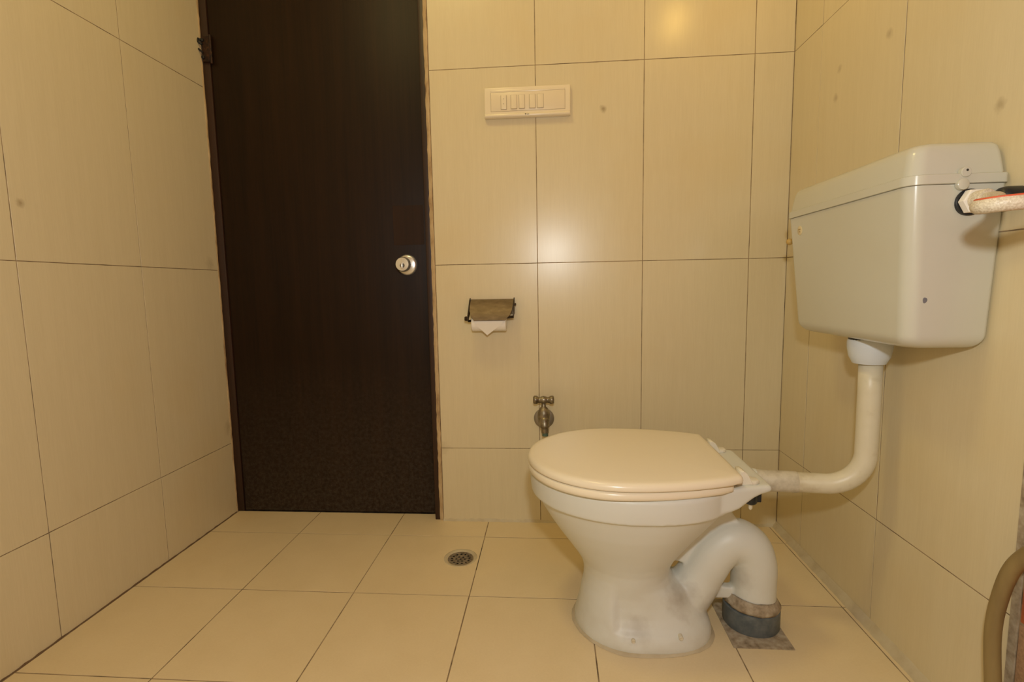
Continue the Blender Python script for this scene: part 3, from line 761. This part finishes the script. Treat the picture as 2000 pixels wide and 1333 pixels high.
so = MB().box((xs(532), -.0168, ZM0), (xs(628), -.0138, ZM1)).build('indicator', M_switch, bevel=(.0008, 2), world_parent=sw)
for z in (ZM0+.015, ZM0+.029):
    o = MB().lathe([(0, -.0167), (.0010, -.0167), (.0010, -.0171), (0, -.0171)], (xs(580), 0, z), 'y', 12).build('dot', M_ink); o.parent = so; o.location = -(Vector(sw.location)+Vector(so.location))
for a, b_ in ((712, 812), (857, 950), (1040, 1140), (1180, 1283)):
    MB().box((xs(a-8), -.0145, ZM0-.0008), (xs(b_+6), -.0135, ZM1+.0006)).build('module_gap', M_tankedge, world_parent=sw)
    s_ = MB(); x0, x1 = xs(a), xs(b_)
    s_.loft([[(x0, y, z) for y, z in ((-.0135, ZM0), (-.0185, ZM0), (-.0160, (ZM0+ZM1)/2), (-.0158, ZM1), (-.0135, ZM1))], [(x1, y, z) for y, z in ((-.0135, ZM0), (-.0185, ZM0), (-.0160, (ZM0+ZM1)/2), (-.0158, ZM1), (-.0135, ZM1))]])
    s_.build('switch', M_switch2, bevel=(.0006, 2), world_parent=sw)
lg = MB(); yl = -.0179; zl = SZ0+.0068
for a, b_, c, d in ((0, .0012, -.0022, .0024), (-.0016, .0028, .0008, .0024), (.0042, .0054, -.0012, .0010), (.0062, .0074, -.0012, .0010), (.0082, .0090, -.0012, .0018), (.0096, .0108, -.0012, .0010)):
    lg.box((xs(965)+a, yl, zl+c), (xs(965)+b_, -.0168, zl+d))
lg.build('maker_mark', M_ink, world_parent=sw)

# ------------------------------------------------------------------ floor drain
dr = empty('floor_drain', (DR.x, DR.y, -.004), 'round perforated metal floor drain set into beige tile', 'drain')
rings = []
for r, z in ((.0362, -.006), (.0368, -.0022), (.0400, -.0008), (.0455, .0008), (.0475, .0006), (.0470, -.006)):
    rings.append([(DR.x+r*math.cos(2*PI*k/48), DR.y+r*math.sin(2*PI*k/48), z + (random.uniform(-.0003, .0003))) for k in range(48)])
rings.append(rings[0])
MB().loft(rings, False, False).build('cement_rim', M_caulk, smooth=True, world_parent=dr)
RG = .0368
holes = [(0, 0)] + [(.0125*math.cos(2*PI*k/6), .0125*math.sin(2*PI*k/6)) for k in range(6)] + [(.0255*math.cos(2*PI*k/13+.2), .0255*math.sin(2*PI*k/13+.2)) for k in range(13)]
pts = [Vector((RG*math.cos(2*PI*k/48), RG*math.sin(2*PI*k/48))) for k in range(48)]; ed = [(i, (i+1) % 48) for i in range(48)]
for hx_, hy_ in holes:
    k0 = len(pts)
    pts += [Vector((hx_+.0033*math.cos(2*PI*k/10), hy_+.0033*math.sin(2*PI*k/10))) for k in range(10)]
    ed += [(k0+i, k0+(i+1) % 10) for i in range(10)]
vv, ee, ff, *_ = delaunay_2d_cdt(pts, ed, [], 1, 1e-7)
dish = lambda v: -.0022 - .0022*(1-(v.length/RG)**2)
top = [(DR.x+v.x, DR.y+v.y, dish(v)) for v in vv]; bot = [(x, y, z-.0016) for x, y, z in top]; k = len(top); fs = []
for f in ff:
    c = sum((vv[i] for i in f), Vector((0, 0)))/len(f)
    if any((c-Vector(h)).length < .0032 for h in holes): continue
    fs.append(tuple(f)); fs.append(tuple(i+k for i in reversed(f)))
for a, b_ in ed: fs.append((a, b_, b_+k, a+k))
mesh_obj('grate', top+bot, fs, M_grate, None)
g_ = COL.objects['grate']; put(g_, dr); g_['label'] = 'dull steel grate with round holes'
MB().lathe([(0, -.0118), (.045, -.0118), (.045, -.0110), (0, -.0110)], (DR.x, DR.y, 0), 'z', 32).build('drain_well', M_blackgap, world_parent=dr)

# ------------------------------------------------------------------ the warm bulb hanging above the cistern, out of the frame
LP = Vector((.50, -.45, 1.75))
wl = empty('pendant_bulb', (LP.x, LP.y, CEIL), 'bare warm bulb hanging on a cord above the frame', 'lamp')
MB().lathe([(0, CEIL-.001), (.035, CEIL-.001), (.035, CEIL-.012), (.012, CEIL-.024), (0, CEIL-.024)], (LP.x, LP.y, 0), 'z', 28).build('ceiling_rose', M_cup, auto=40, world_parent=wl)
MB().tube([(LP.x, LP.y, CEIL-.02), (LP.x, LP.y, LP.z+.10)], .003, 10).build('cord', M_cup, smooth=True, world_parent=wl)
MB().lathe([(0, LP.z+.11), (.012, LP.z+.108), (.018, LP.z+.095), (.018, LP.z+.055), (0, LP.z+.055)], (LP.x, LP.y, 0), 'z', 24).build('lamp_holder', M_cup, auto=40, world_parent=wl)
M_bulb = new_mat('lit_bulb', (1, .8, .5), .4)
NT(M_bulb).b.inputs['Emission Color'].default_value = (1, .62, .14, 1); NT(M_bulb).b.inputs['Emission Strength'].default_value = BULB_STRENGTH
MB().lathe([(0, LP.z-.045), (.015, LP.z-.042), (.027, LP.z-.031), (.031, LP.z-.013), (.028, LP.z+.007), (.018, LP.z+.030), (.014, LP.z+.047), (0, LP.z+.055)], (LP.x, LP.y, 0), 'z', 24).build('bulb', M_bulb, smooth=True, world_parent=wl)
CLX, CLY = -.42, -.78  # invented fill light on the unseen ceiling, added to brighten floor and left wall
clp = empty('ceiling_fill_light', (CLX, CLY, CEIL), 'added round warm fill light on the ceiling above the frame', 'lamp')
MB().lathe([(0, CEIL-.001), (.15, CEIL-.001), (.15, CEIL-.03), (.138, CEIL-.032), (0, CEIL-.032)], (CLX, CLY, 0), 'z', 40).build('fill_light_base', M_cup, auto=40, world_parent=clp)
M_diff = new_mat('lit_fill_diffuser', (1, .9, .7), .4)
NT(M_diff).b.inputs['Emission Color'].default_value = (1, .79, .30, 1); NT(M_diff).b.inputs['Emission Strength'].default_value = CEIL_FILL_STRENGTH
MB().lathe([(0, CEIL-.032), (.136, CEIL-.032), (.134, CEIL-.045), (.11, CEIL-.062), (.06, CEIL-.072), (0, CEIL-.074)], (CLX, CLY, 0), 'z', 40).build('fill_diffuser', M_diff, smooth=True, world_parent=clp)

bpy.context.view_layer.update()
